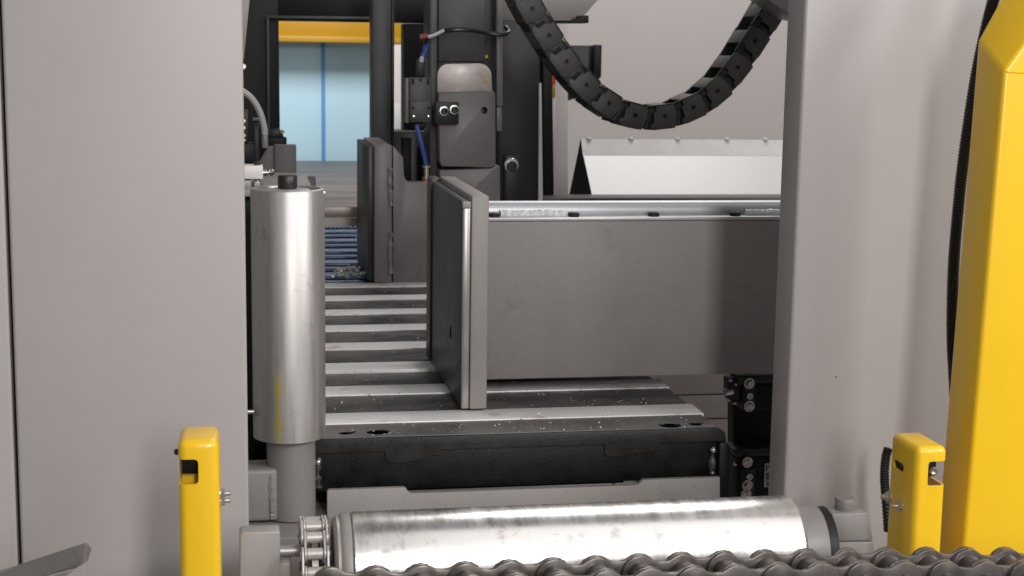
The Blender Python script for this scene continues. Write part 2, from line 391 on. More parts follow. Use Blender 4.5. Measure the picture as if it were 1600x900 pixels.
rv = shared(lathe([(.010, 0), (.0095, .004), (.006, .008), (0, .0095)], seg=14), 'rivet', 'white_paint')
for px in (920, 986, 1059, 1136, 1196, 1270):
    placed(cv, 'rivet', rv, (P(px, 218, Y=yr).x, yr+.002, zr-.0015))
# ledge strip under the cover
lg = thing('cover_ledge', 'dark ledge strip below the white ridge cover', 'ledge', (P(1050, 315, Y=4.5).x, 4.5, P(1050, 330, Y=4.5).z))
part(lg, 'strip', box(P(850, 315, Y=4.5).x, 2.4, 4.5, 4.62, P(1050, 345, Y=4.5).z, P(1050, 309, Y=4.5).z, .003), 'dark_grey_paint')

# ================================================================== SAW GUIDE COLUMN
yG = 4.05
gc = thing('guide_column', 'dark grey saw guide column with worn round-topped plate and grey clamp blocks', 'guide column', (P(730, 312, Y=yG).x, yG, .1))
part(gc, 'column', pix_poly([(684, -40), (775, -40), (775, 300), (684, 300)], yG+.03, yG+.2, .003), 'charcoal_paint')
part(gc, 'face_plate', pix_poly([(685, -40), (758, -40), (758, 96), (685, 96)], yG+.015, yG+.029, .002), 'dark_grey_paint')
part(gc, 'side_rail', pix_poly([(672, -40), (683.5, -40), (683.5, 300), (672, 300)], yG+.01, yG+.16, .002), 'dark_grey_paint')
part(gc, 'side_rail', pix_poly([(776, -40), (785.5, -40), (785.5, 166), (776, 166)], yG+.005, yG+.12, .002), 'mid_grey_paint')
part(gc, 'side_rail', pix_poly([(776, 167), (784.5, 167), (784.5, 205), (776, 205)], yG+.005, yG+.12, .002), 'mid_grey_paint')
arch = [(683.5, 144), (683.5, 118)]+[(700-16*math.cos(t), 116-16*math.sin(t)) for t in [k*math.pi/16 for k in range(1, 9)]]+[(748+20*math.sin(t), 118-19*math.cos(t)) for t in [k*math.pi/16 for k in range(0, 9)]]+[(769, 144)]
part(gc, 'wear_plate', pix_poly(arch, yG-.005, yG+.012, .001), 'wear_plate')
cb = part(gc, 'clamp_block', pix_poly([(685, 145), (770, 142), (774, 146), (774, 257), (767, 262), (690, 260), (687, 250)], yG-.045, yG+.028, .003), 'mid_grey_paint')
hp = P(756.5, 172.5, Y=yG-.045)
cut(cb, cyl(hp+Vector((0, -.02, 0)), hp+Vector((0, .05, 0)), .0095, 24))
part(gc, 'lower_block', pix_poly([(687, 266), (768, 263), (773, 258), (781, 259), (782, 340), (687, 340)], yG-.04, yG+.1, .003), 'mid_grey_paint')
part(gc, 'screw_block', pix_box(680.5, 159.5, 717, 194, yG-.075, yG-.046, .002), 'charcoal_paint')
sb = shared(bolt_head(.0092, .026), 'socket_screw', 'dark_pin'); ws = shared(lathe([(.0122, 0), (.0122, .002), (.009, .0022)], seg=24), 'washer', 'zinc')
for px, py in ((694, 173.5), (710, 171.5)):
    q = P(px, py, Y=yG-.076); placed(gc, 'washer', ws, q, (R_(90), 0, 0)); placed(gc, 'socket_screw', sb, q, (R_(90), 0, 0))
dm = shared(lathe([(.0050, 0), (.0045, .003), (.002, .005), (0, .0053)], seg=14), 'yellow_plug', 'yellow_dot')
for px, py, yy in ((759.8, 88.5, yG+.028), (759.5, 126, yG-.006)):
    placed(gc, 'yellow_plug', dm, P(px, py, Y=yy), (R_(90), 0, 0))

# limit switch left of the column
ys = 4.0
ls = thing('limit_switch', 'dark grey limit switch box mounted left of the guide column', 'limit switch', (P(657, 195, Y=ys).x, ys, P(657, 195, Y=ys).z))
part(ls, 'body', pix_box(639, 121, 675, 192, ys, ys+.05, .003), 'dark_grey_paint')
part(ls, 'cover', pix_box(641, 158, 674, 191, ys-.006, ys-.0005, .002), 'dark_grey_paint')
part(ls, 'connector', pix_box(651, 92, 664, 120.5, ys+.008, ys+.03, .004), 'plastic_black')
part(ls, 'mounting_plate', pix_box(634, 122, 638.5, 192, ys-.004, ys+.04, .001), 'mid_grey_paint')
sc1 = shared(lathe([(.0042, 0), (.0042, .002), (.003, .004), (0, .0045)], seg=14), 'screw', 'zinc')
hl = shared(cyl((0, 0, 0), (0, 0, .0012), .004, 14), 'screw_recess', 'black_smooth')
for px, py in ((646.5, 182), (669.5, 182)): placed(ls, 'screw', sc1, P(px, py, Y=ys-.0062), (R_(90), 0, 0))
for px, py in ((645.5, 169), (670, 169)): placed(ls, 'screw_recess', hl, P(px, py, Y=ys-.0062), (R_(90), 0, 0))
for px, py in ((645, 125), (657, 125), (669, 125), (645, 129.5), (669, 129.5)): placed(ls, 'screw_recess', hl, P(px, py, Y=ys-.0006), (R_(90), 0, 0))
part(ls, 'plunger', pix_poly([(646, 193), (668, 193), (664, 202), (651, 202)], ys+.005, ys+.03, .002), 'black_smooth')
part(ls, 'white_tip', lathe([(.006, 0), (.006, .012), (.002, .016)], P(658, 97, Y=ys+.005), (.15, -.1, 1), 12), 'white_paint')
# cables
yc = 3.99
bc = thing('sensor_cable', 'black cable with red tip and white tape crossing the guide column', 'cable', P(725, 52, Y=yc))
part(bc, 'sheath', tube([P(664, 66, Y=yc+.02), P(668, 60, Y=yc), P(685, 51, Y=yc), P(710, 46.5, Y=yc-.01), P(735, 47, Y=yc-.01), P(760, 51, Y=yc), P(785, 54, Y=yc), P(795, 50, Y=yc+.01), P(790, 42, Y=yc+.03)], .0062, 10), 'cable_black')
part(bc, 'red_tip', tube([P(656, 58, Y=yc), P(668, 56.5, Y=yc)], .0075, 8, sub=1), 'red_plastic')
part(bc, 'white_tape', tube([P(669, 58, Y=yc-.006), P(680, 54, Y=yc-.006), P(694, 47.5, Y=yc-.006)], .005, 8), 'white_paint')
bl = thing('blue_hose', 'thin blue air hose dropping from the limit switch to a fitting', 'hose', P(662, 270, Y=3.97))
part(bl, 'upper_run', tube([P(659, 95, Y=ys+.01), P(663, 82, Y=ys+.01), P(667, 70, Y=ys+.02)], .0075, 10), 'cable_blue')
part(bl, 'lower_run', tube([P(651, 196, Y=3.97), P(655, 212, Y=3.965), P(660, 232, Y=3.96), P(664, 250, Y=3.96), P(665.5, 260, Y=3.96)], .0062, 10), 'cable_blue')
part(bl, 'fitting', lathe([(.012, 0), (.012, .004), (.007, .005), (.007, .028), (.012, .029), (.012, .034), (.006, .035)], P(666, 279, Y=3.96), (-.02, 0, 1), 16), 'brass')
part(bl, 'red_seal', cyl(P(666, 284.5, Y=3.96), P(666, 279.5, Y=3.96), .011, 14), 'red_sign')

# ================================================================== REAR VICE JAW AND BLADE
yF = 3.9
xj, xk = P(585, 330, Y=yF).x, P(612.5, 330, Y=yF).x
zj = P(598, 227, Y=yF).z
rj = thing('rear_vice_jaw', 'dark grey welded rear vice jaw standing at the far end of the table', 'vice jaw', (xj, yF, 0))
part(rj, 'jaw_plate', box(xj, xk, yF, 4.28, .002, zj, .004), 'mid_grey_paint')
part(rj, 'liner', box(xj-.016, xj-.0005, yF+.02, 4.30, .004, zj-.006, .002), 'liner_dark')
part(rj, 'support_plate', pix_poly([(614, 227.5), (630, 246), (631.5, 274), (633.5, 280), (638, 284.5), (700, 285), (700, 443), (614, 443)], yF+.012, yF+.06, .002), 'mid_grey_paint')
part(rj, 'weld_bead', bead([P(610, 262, Y=yF-.002), P(609, 280, Y=yF-.002), P(610, 300, Y=yF-.002), P(611, 321, Y=yF-.002)], .006, 1), 'weld_grey')
part(rj, 'weld_bead', bead([P(611, 364, Y=yF-.002), P(609.5, 385, Y=yF-.002), P(610, 405, Y=yF-.002), P(611, 427, Y=yF-.002)], .006, 2), 'weld_grey')
oj = thing('opposite_jaw', 'dark grey jaw with sloping shoulder behind the upright guide roller', 'jaw block', (P(440, 300, Y=4.0).x, 4.0, .1))
part(oj, 'block', pix_poly([(429, 227), (463, 227), (463, 380), (429, 380)], 4.0, 4.05, .0015), 'block_paint')
part(oj, 'shoulder', pix_poly([(419, 229), (428, 229), (428, 380), (403, 380), (403, 258)], 4.01, 4.04, .0015), 'block_paint')
part(oj, 'gusset', pix_poly([(452, 277), (479, 273.5), (492, 302), (492, 330), (452, 330)], 3.6, 3.63, .002), 'panel_paint')
part(oj, 'stub_plate', pix_box(480, 277, 493.5, 330, 3.66, 3.70, .002), 'dark_grey_paint')
part(oj, 'ledge', pix_box(375, 284, 470, 330, 3.62, 3.9, .002), 'jaw_paint')
yS = 4.34
sbm = thing('band_saw', 'pale steel saw band with teeth on its lower edge behind the table', 'saw band', (P(535, 340, Y=yS).x, yS, P(535, 357, Y=yS).z))
zb1, zb2, zb3 = P(535, 323.5, Y=yS).z, P(535, 340, Y=yS).z, P(535, 355, Y=yS).z
part(sbm, 'backing_guide', box(.14, .66, yS-.002, yS+.006, zb2+.001, zb1, .001), 'blade_steel')
teeth = [(.14, zb2), (.66, zb2)]; x = .66
while x > .145:
    teeth += [(x, zb3+.005), (x-.008, zb3-.004), (x-.0095, zb3+.005)]; x -= .0125
teeth += [(.14, zb3+.005)]
part(sbm, 'band', poly_y(teeth, yS, yS+.002), 'blade_steel', smooth=20)

# ================================================================== SAW TABLE
TX0, TX1 = .085, .765
tb_ = thing('saw_table', 'saw table of bright rails and dark oily plates with a black front', 'saw table', (.42, 2.30, -.11))
Y0, PIT, RW = 2.386, .2078, .073
fp = part(tb_, 'front_plate', box(TX0, .752, 2.300, Y0-.001, -.0022, 0, .0006), 'front_deck')
hs = []
for px, py, r in ((540, 676, .0125), (590, 674.5, .0185), (1046, 664, .019), (1088, 662, .0135)):
    c = P(px, py, Z=0); hs.append(cyl((c.x, c.y, -.05), (c.x, c.y, .05), r, 32))
hs.append(cyl((P(548, 676, Z=0).x, P(548, 676, Z=0).y+.004, -.05), (P(548, 676, Z=0).x, P(548, 676, Z=0).y+.004, .05), .009, 24))
cut(fp, *hs)
for i in range(8):
    ya = Y0+PIT*i; yb_ = ya+RW
    xe = .757-.001*i
    bm = box(TX0, xe, ya+.0006, yb_-.0006, -.03, .0015, .0008)
    part(tb_, 'rail', bm, 'rail_steel')
    if i < 7:
        part(tb_, 'deck_plate', box(TX0, xe-.004, yb_+.0030, ya+PIT-.0004, -.03, -.0005 if i != 1 else -.0045, .0012), 'deck_steel')
part(tb_, 'hole_shade', box(TX0+.002, .745, 2.3005, 2.385, -.013, -.0095, 0), 'black_smooth')  # black sheet added so the holes look deep and dark
part(tb_, 'under_frame', box(TX0+.002, .748, 2.335, 3.90, -.10, -.031, .002), 'black_smooth')
# front: flame-cut top strip with two hanging tabs over a recessed black face
def fx(px, py, Y=2.299): q = P(px, py, Y=Y); return (q.x, q.z)
zt_ = -.0145; zs = -.0215
xs = lambda px: P(px, 690, Y=2.30).x
tabz = -.036
rim = [(TX0, -.0005), (.752, -.0005), (.762, -.006), (.7655, -.016), (.7655, -.022), (xs(1029), zs), (xs(1029), tabz+.004), (xs(1014), tabz), (xs(985), tabz-.002), (xs(960), tabz-.006), (xs(948), tabz-.006), (xs(943), tabz), (xs(943), zs),
       (xs(686), zs), (xs(684), tabz+.005), (xs(672), tabz+.006), (xs(650), tabz-.002), (xs(630), tabz-.004), (xs(610), tabz-.005), (xs(602), tabz), (xs(600), zs), (TX0, zs)]
part(tb_, 'top_strip', poly_y(rim, 2.289, 2.2995, .001), 'top_strip')
zf = P(820, 757, Y=2.296).z
part(tb_, 'front_face', box(TX0+.008, .752, 2.2935, 2.33, zf, -.0135, .003), 'black_paint')
part(tb_, 'end_plate', poly_y([(.752, zf-.035), (.752, -.0225), (.765, -.0225), (.7695, -.027), (.772, -.034), (.772, zf-.035)], 2.281, 2.34, .003), 'black_paint')
part(tb_, 'end_plate', poly_y([(TX0-.012, zf-.02), (TX0-.012, -.03), (TX0, -.015), (TX0+.012, -.015), (TX0+.012, zf-.02)], 2.283, 2.34, .003), 'black_paint')
part(tb_, 'weld_bead', bead([(TX0+.022, 2.291, -.028), (TX0+.020, 2.290, -.05), (TX0+.021, 2.290, -.075), (TX0+.021, 2.290, zf+.01)], .005, 3, .5), 'weld')
part(tb_, 'weld_bead', bead([(.745, 2.291, -.03), (.743, 2.290, -.05), (.744, 2.290, -.075), (.744, 2.290, zf+.01)], .005, 4, .5), 'weld')
ts = shared(lathe([(.005, 0), (.0052, .003), (.003, .006), (0, .007)], seg=14), 'screw', 'zinc')
placed(tb_, 'screw', ts, (.7435, 2.288, -.036), (R_(90), 0, 0)); placed(tb_, 'screw', ts, (TX0+.021, 2.2865, -.034), (R_(90), 0, 0))
# tool-steel chips on the table
def chips(name, label, spots, org):
    bm = bmesh.new()
    for (x, y, z, s) in spots:
        a = random.random()*6.28; ln = s*(.6+1.6*random.random()); t = s*.35
        d = Vector((math.cos(a), math.sin(a), .25*random.random())); n = Vector((-d.y, d.x, 0))
        p = Vector((x, y, z))
        v = [bm.verts.new(p), bm.verts.new(p+d*ln), bm.verts.new(p+d*ln*.5+n*t), bm.verts.new(p+d*ln*.45+Vector((0, 0, t*1.4)))]
        for f in ((0, 1, 2), (0, 3, 1), (1, 3, 2), (2, 3, 0)): bm.faces.new([v[i] for i in f])
    bmesh.ops.recalc_face_normals(bm, faces=bm.faces)
    me = mesh_of(bm, name, org); me.materials.append(M['chip_metal']); o = bpy.data.objects.new(name, me); COL.objects.link(o)
    o.location = org; o['kind'] = 'stuff'; o['label'] = label; o['category'] = 'chips'
sp_ = []
for k in range(1500):
    y = 2.302+random.random()**1.5*1.55; x = .13+random.random()*.60
    i = (y-Y0)/PIT; fr = (i-math.floor(i))*PIT
    z = 0.0017 if (i > 0 and fr < RW) else (.0003 if i < 0 else -.0003)
    if i > 0 and fr < RW and random.random() < .75: continue
    sp_.append((x, y, z, .0014+.0022*random.random()**2))
chips('metal_chips', 'fine bright metal chips scattered over the table rails and plates', sp_, (.42, 2.9, 0))
sp_ = []
for k in range(260):
    g = P(545+random.gauss(0, 9), 432+random.gauss(0, 3), Z=.0)
    sp_.append((g.x, g.y, .002+.018*random.random(), .006+.004*random.random()))
chips('chip_pile', 'small heap of swarf at the far end of the slatted grid', sp_, (.31, 4.0, 0))

# grey plate under the table front
lp = thing('front_apron', 'grey apron plate with a long slot below the black table front', 'plate', (.42, 2.27, -.4))
part(lp, 'plate', pix_poly([(511, 768), (513, 766), (631, 762), (635, 764), (638, 769), (643, 771.5), (992, 758.5), (999, 756.5), (1003, 752), (1007, 750), (1125, 746), (1125, 960), (511, 960)], 2.268, 2.279, .001), 'beam_paint')
part(lp, 'inner_tab', pix_poly([(972, 749), (1000, 748), (997, 753.5), (976, 755)], 2.30, 2.31, .0005), 'casting_grey')

# ================================================================== MOVABLE VICE JAW WITH BEAM
jx0, jx1, jx2 = .3515, .3665, .3955
jy0, jy1 = 2.447, 2.86
jz = P(748, 306.5, Y=jy0).z
vj = thing('movable_vice_jaw', 'grey movable vice jaw with thick beam reaching to the right', 'vice jaw', (.38, jy0, .004))
part(vj, 'jaw_plate', box(jx1, jx2, jy0, jy1, .0045, jz, .0025, 3), 'jaw_paint')
ln = part(vj, 'liner', box(jx0, jx1-.0004, jy0+.0125, jy1-.008, .0046, jz-.010, .0015), 'liner_dark')
hc = P(704, 520, X=jx0)
cut(ln, cyl((jx0-.02, hc.y, hc.z), (jx0+.012, hc.y, hc.z), .012, 24))
part(vj, 'liner_edge', poly_y([(jx0+.001, .0046), (jx1-.0006, .0046), (jx1-.0006, jz-.020), (jx0+.001, jz-.020)], jy0+.003, jy0+.0122, .0025), 'edge_steel', 'bright worn front edge of the jaw liner')
part(vj, 'liner_cap', box(jx0+.0005, jx1-.0006, jy0+.002, jy0+.02, jz-.0198, jz-.0095, .001), 'jaw_paint')
part(vj, 'rear_strip', box(jx0-.004, jx1-.001, jy1-.0075, jy1+.05, .006, jz-.003, .002), 'liner_dark')
by0 = 2.565
bz0, bz1 = P(990, 588, Y=by0).z, P(990, 345, Y=by0).z
part(vj, 'beam', box(jx2+.0005, 1.15, by0, 2.92, bz0, bz1, .002), 'beam_paint')
part(vj, 'cover_strip', box(jx2+.0008, 1.15, by0-.001, 2.74, bz1+.0004, bz1+.0065, .001), 'alu_grey')
ry, rr = by0+.052, .018
rz = bz1+.0065+.0065
part(vj, 'rod', lathe([(rr-.001, 0), (rr, .001), (rr, .7), (rr-.001, .75)], (jx2+.0005, ry, rz), (1, 0, 0), 40), 'rod_alu')
bh = shared(lathe([(.0095, 0), (.0100, .001), (.0100, .0055), (.0085, .0068), (.0045, .0068), (.0040, .004), (0, .004)], seg=20), 'bolt', 'dark_pin')
for px in (772, 896, 1021, 1148):
    placed(vj, 'bolt', bh, (P(px, 336, Y=by0+.018).x, by0+.016, bz1+.0066))
def sealant(px0, px1, seed):
    rnd = random.Random(seed); n = int((px1-px0)/4); pts = []
    for k in range(n+1):
        q = P(px0+(px1-px0)*k/n, 334, Y=by0+.03); pts.append((q.x, by0+.028+.003*(rnd.random()-.5), bz1+.0085+.002*rnd.random()))
    return tube(pts, .0075, 10, rad=lambda i, r: r*(.85+.25*rnd.random()), sub=4)
part(vj, 'sealant_bead', sealant(781, 884, 5), 'sealant')
part(vj, 'sealant_bead', sealant(1163, 1240, 6), 'sealant')

# ================================================================== HYDRAULIC BLOCKS RIGHT OF THE TABLE
yV = 2.78
rs = thing('rear_cladding', 'light grey cladding sheets with horizontal seams right of the table', 'cladding', (.98, 3.15, -.5))
zz = [P(1095, y, Y=3.15).z for y in (560, 617, 655, 800)]
for a, b in zip(zz, zz[1:]): part(rs, 'sheet', box(.80, 1.7, 3.15, 3.17, b+.0015, a-.0015, .002), 'wall_paint')
part(rs, 'backing', box(.80, 1.7, 3.172, 3.18, zz[-1], zz[0], 0), 'dark_grey_paint')
hb = thing('valve_block', 'black valve blocks with bright bolts between table and right panel', 'valve block', (P(1175, 775, Y=yV).x, yV, P(1175, 790, Y=yV).z))
part(hb, 'carrier', pix_poly([(1146, 584), (1230, 584), (1230, 800), (1146, 800)], yV+.05, yV+.09, .002), 'black_smooth')
part(hb, 'upper_block', pix_poly([(1160, 602), (1230, 600), (1230, 640), (1160, 642)], yV, yV+.049, .003), 'black_smooth')
part(hb, 'upper_cover', pix_poly([(1152, 588), (1230, 586), (1230, 596), (1182, 597), (1180, 602), (1152, 602)], yV-.012, yV+.04, .002), 'plastic_black')
part(hb, 'bolt_rib', pix_box(1160, 604, 1180, 642, yV-.012, yV-.001, .002), 'plastic_black')
part(hb, 'end_cap', pix_poly([(1140, 592), (1151, 590), (1158, 600), (1158, 630), (1146, 634), (1139, 622)], yV-.005, yV+.035, .003), 'plastic_black')
part(hb, 'lower_block', pix_poly([(1150, 716), (1230, 712), (1230, 800), (1150, 800)], yV-.01, yV+.049, .003), 'black_smooth')
part(hb, 'lower_cover', pix_poly([(1146, 702), (1230, 699), (1230, 711), (1150, 715)], yV-.012, yV+.049, .002), 'plastic_black')
part(hb, 'lower_rib', pix_box(1159, 733, 1180, 775, yV-.02, yV-.0105, .002), 'plastic_black')
bA = shared(bolt_head(.0088, .009, False), 'bolt', 'zinc'); bB = shared(bolt_head(.0068, .008), 'bolt', 'zinc')
for px, py, big in ((1171, 599.5, 1), (1170, 618, 0), (1171, 635, 1)): placed(hb, 'bolt', bA if big else bB, P(px, py, Y=yV-.0125), (R_(90), random.random(), 0))
for px, py, big in ((1168, 722.5, 1), (1170, 743.5, 0), (1168, 758.5, 1), (1166, 772.5, 1)): placed(hb, 'bolt', bA if big else bB, P(px, py, Y=yV-.021), (R_(90), random.random(), 0))
bS = shared(lathe([(.0038, 0), (.0038, .003), (.0022, .006), (0, .0065)], seg=12), 'screw', 'zinc')
for px, py in ((1141, 594), (1148.5, 600), (1138, 625), (1147.5, 629.5)): placed(hb, 'screw', bS, P(px, py, Y=yV-.0055), (R_(90), 0, 0))
placed(hb, 'screw', bS, P(1148, 725, Y=yV-.0105), (R_(90), 0, 0))
part(hb, 'port_plug', lathe([(.0075, 0), (.0075, .014), (.006, .017), (0, .017)], P(1143, 612, Y=yV-.002), (-1, -.35, 0), 20), 'zinc')
lb = part(hb, 'name_plate', pix_box(1194.5, 724, 1215, 761, yV-.0118, yV-.0102, .0005), 'label_print', 'small worn grey label on the lower block')
for k, (a, b, c, d) in enumerate(((1197, 727, 1199, 736), (1200.5, 727, 1202, 731), (1197, 739, 1202.5, 742), (1197, 743.2, 1202.5, 745), (1197, 746.2, 1202.5, 748.2), (1197, 749.4, 1202.5, 750.6), (1198, 754, 1202, 758.5))):
    part(hb, 'printed_mark', pix_box(a, b, c, d, yV-.0124, yV-.0119, 0), 'charcoal_paint').parent = lb

# ================================================================== GUIDE ROLLER (vertical)
gx, gy = .0622, 2.28
gz0, gz1 = .010, .392
gro = thing('vertical_guide_roller', 'upright brushed steel guide roller with black pin on grey post', 'guide roller', (gx, gy, gz0))
RR = .0552
part(gro, 'tube', lathe([(RR-.004, 0), (RR, .002), (RR, gz1-gz0-.003), (RR-.001, gz1-gz0-.001), (RR-.003, gz1-gz0), (RR-.0065, gz1-gz0), (RR-.008, gz1-gz0-.003), (RR-.008, gz1-gz0-.008), (0, gz1-gz0-.008)], (gx, gy, gz0), seg=72), 'roller_steel_smeared')
part(gro, 'cap_disc', lathe([(.034, 0), (.034, .0055), (.031, .007), (.022, .0075), (0, .0075)], (gx, gy, gz1-.0082), seg=48), 'alu_grey')
part(gro, 'pin', lathe([(.0135, 0), (.0145, .002), (.0145, .018), (.0135, .0195), (.009, .0195), (0, .019)], (gx, gy, gz1-.0004), seg=32), 'dark_pin')
part(gro, 'post', cyl((gx+.002, gy, -.118), (gx+.002, gy, gz0+.004), .0372, 48, .003), 'post_paint')
part(gro, 'bracket', box(-.09, gx-.020, gy-.034, gy+.03, -.114, P(410, 733, Y=gy-.03).z, .006, 3), 'post_paint')
part(gro, 'weld_bead', bead([(gx-.029, gy-.030, -.11), (gx-.028, gy-.031, -.085), (gx-.029, gy-.030, -.06), (gx-.030, gy-.029, -.040)], .006, 9, .12, sub=10), 'post_paint')
part(gro, 'side_screw', lathe([(.004, 0), (.004, .012), (.0085, .013), (.0085, .021), (.005, .022)], P(399, 643, Y=gy-.01), (-1, 0, 0), 14), 'zinc')
part(gro, 'edge_nib', box(gx+RR-.004, gx+RR+.0005, gy-.012, gy-.004, gz1-.012, gz1-.004, .001), 'zinc')
# black plate filling the dark gap behind the roller
dp = thing('dark_gap_plate', 'black back plate between left panel and guide roller', 'plate', (.0, 2.42, -.12))
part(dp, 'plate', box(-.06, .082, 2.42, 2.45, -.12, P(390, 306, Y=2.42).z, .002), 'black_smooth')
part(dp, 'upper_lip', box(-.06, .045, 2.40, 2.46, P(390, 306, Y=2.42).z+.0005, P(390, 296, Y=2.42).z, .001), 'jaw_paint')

# pneumatic fitting cluster behind the left panel
yN = 2.75
pc = thing('carriage_block', 'pale alloy carriage block with ball nipple above the guide roller', 'carriage block', (P(395, 282, Y=yN).x, yN, P(395, 292, Y=yN).z))
part(pc, 'block', pix_box(360, 259, 411, 280, yN, yN+.05, .002), 'white_plate')
part(pc, 'nipple', lathe([(.0065, 0), (.0065, .008), (.0035, .009), (.0035, .011), (.0062, .013), (.0065, .017), (.004, .0205), (0, .021)], P(410.5, 270, Y=yN+.012), (1, 0, .04), 18), 'zinc')
part(pc, 'screw', cyl(P(402, 259, Y=yN+.02), P(402, 252.5, Y=yN+.02), .0062, 16), 'dark_pin')
part(pc, 'nut', lathe([(.010, 0), (.010, .009)], P(402, 292, Y=yN+.02), (0, 0, 1), 6), 'zinc')
part(pc, 'stud', cyl(P(402, 286, Y=yN+.02), P(402, 280, Y=yN+.02), .006, 14), 'zinc')
part(pc, 'spacer', pix_box(360, 282, 392, 294, yN+.005, yN+.04, .001), 'casting_grey')
gh = thing('grey_hose', 'grey air hose curving down beside the left panel edge', 'hose', P(415, 232, Y=2.95))
yh_ = 2.95
part(gh, 'hose', tube([P(365, 136, Y=yh_), P(380, 143, Y=yh_), P(395, 156, Y=yh_), P(406, 175, Y=yh_), P(412, 195, Y=yh_), P(414, 210, Y=yh_)], .0062, 12), 'hose_grey')
part(gh, 'ferrule', lathe([(.0058, 0), (.0062, .001), (.0062, .026), (.0055, .027)], P(414, 231, Y=yh_), (0, 0, 1), 14), 'mid_grey_paint')
va = thing('air_valve', 'black pneumatic valve with bright studs beside the left panel edge', 'valve', (P(390, 250, Y=3.0).x, 3.0, P(390, 255, Y=3.0).z))
part(va, 'body', pix_box(360, 224, 398, 254, 3.0, 3.05, .003), 'black_smooth')
part(va, 'upper_body', pix_box(360, 172, 388, 222, 3.01, 3.05, .002), 'plastic_black')
part(va, 'upright', pix_box(397, 189, 405, 252, 3.0, 3.03, .001), 'charcoal_paint')
part(va, 'upright_cap', pix_box(395, 185, 407, 188.6, 2.995, 3.035, .001), 'mid_grey_paint')
st_ = shared(lathe([(.005, 0), (.005, .006), (.0035, .008), (.0035, .012)], seg=12), 'stud', 'zinc')
for py in (192, 203, 215, 222): placed(va, 'stud', st_, P(378, py, Y=2.997), (R_(60), R_(40), 0))
mo = thing('drive_motor', 'small black drive unit behind the opening beside the black housing', 'drive unit', (P(430, 224, Y=4.4).x, 4.4, P(430, 226, Y=4.4).z))
part(mo, 'base', pix_box(415, 215, 448, 232, 4.4, 4.46, .003), 'black_smooth')
part(mo, 'cover', pix_poly([(418, 214.5), (421, 203), (436, 201), (442, 207), (443, 214.5)], 4.41, 4.45, .003), 'charcoal_paint')
part(mo, 'orange_cap', cyl(P(441, 206, Y=4.408), P(441, 206, Y=4.40), .006, 14), 'yellow_beam')

# ================================================================== ENERGY CHAIN
yE, wE = 3.70, .115
ec = thing('cable_chain', 'black plastic cable carrier chain hanging in an arc above the white cover', 'cable chain', P(1015, 200, Y=yE))
ctr = [(806, -36), (828, 10), (854, 52), (881, 93), (912, 130), (947, 160), (988, 180), (1034, 183), (1079, 170), (1118, 145), (1150, 109), (1177, 68), (1203, 26), (1228, -16)]
pts = [P(x, y, Y=yE) for x, y in ctr]
LL = .0755; HH = .031
def link_meshes():
    # local frame: x along the chain, z across it, y depth
    def rounded(l0, l1, h, n=6):
        q = []
        for k in range(n+1): a = -math.pi/2+math.pi*k/n; q.append((l1+h*.45*math.cos(a)-h*.45, h*math.sin(a)*1.0))
        for k in range(n+1): a = math.pi/2+math.pi*k/n; q.append((l0+h*.45*math.cos(a)+h*.45, h*math.sin(a)*1.0))
        return q
    def oct_(l0, l1, h, c):
        return [(l0+c, -h), (l1-c, -h), (l1, -h+c), (l1, h-c), (l1-c, h), (l0+c, h), (l0, h-c), (l0, -h+c)]
    tail = [(-.052, -HH*.62), (-.046, -HH*.86), (-.030, -HH*.95), (.020, -HH*.95), (.020, HH*.95), (-.030, HH*.95), (-.046, HH*.80), (-.052, HH*.5)]
    web = poly_y(tail, .0005, .0065, .001)
    front = poly_y([(-.018, -HH*.97), (.030, -HH*.97), (.0345, -HH*.55), (.0355, 0), (.034, HH*.6), (.030, HH*.95), (-.014, HH*.95), (-.014, HH*.55), (-.021, HH*.45), (-.021, -HH*.40), (-.030, -HH*.50), (-.032, -HH*.78)], -.007, .0004, .0006)
    rim = box(-.044, .028, -.0065, .0004, -HH*1.04, -HH*.975, .0006); rim2 = box(-.040, .028, -.0085, .0004, HH*.955, HH*1.04, .0006)
    slot = box(-.0275, -.0218, -.0012, .0004, -HH*.36, HH*.42, .0003)
    pad = box(-.036, -.0282, -.0045, .0004, -HH*.40, HH*.30, .0008)
    arc = tube([(-.050+.013*math.cos(a), -.002, -.002+.022*math.sin(a)) for a in [k*.35-1.35 for k in range(9)]], .0026, 8, sub=2)
    peg = lathe([(.0042, 0), (.0042, .004), (.003, .005)], (-.046, .0004, -.010), (0, -1, 0), 12)
    back = poly_y([(-.046, -HH*.9), (.030, -HH*.96), (.034, 0), (.030, HH*.96), (-.046, HH*.9)], wE-.006, wE+.004, .0015)
    bar_in = box(-.016, .020, -.001, wE-.0065, HH*.86, HH*1.02, .002)
    bar_out = box(-.024, .026, -.001, wE-.0065, -HH*1.0, -HH*.86, .002)
    boss = lathe([(.0068, 0), (.0068, .0012), (.0052, .0014), (.0045, .0002), (0, .0002)], (.006, -.0072, .002), (0, -1, 0), 20)
    hole = cyl((.006, -.0088, .002), (.006, -.0082, .002), .0046, 14, .0001)
    P_ = 'plastic_black'; W_ = 'plastic_black_worn'
    return [('link', shared(front, 'link', W_)), ('web', shared(web, 'web', P_)), ('rim', shared(rim2, 'rim', P_)), ('arc_rib', shared(arc, 'arc_rib', W_)), ('peg', shared(peg, 'peg', 'black_smooth')), ('slot', shared(slot, 'slot', 'black_smooth')), ('pad', shared(pad, 'pad', P_)), ('back_plate', shared(back, 'back_plate', P_)),
            ('crossbar', shared(bar_in, 'crossbar', W_)), ('crossbar', shared(bar_out, 'crossbar', P_)), ('pivot_boss', shared(boss, 'pivot_boss', W_)), ('pivot_hole', shared(hole, 'pivot_hole', 'black_smooth'))]
LKM = link_meshes()
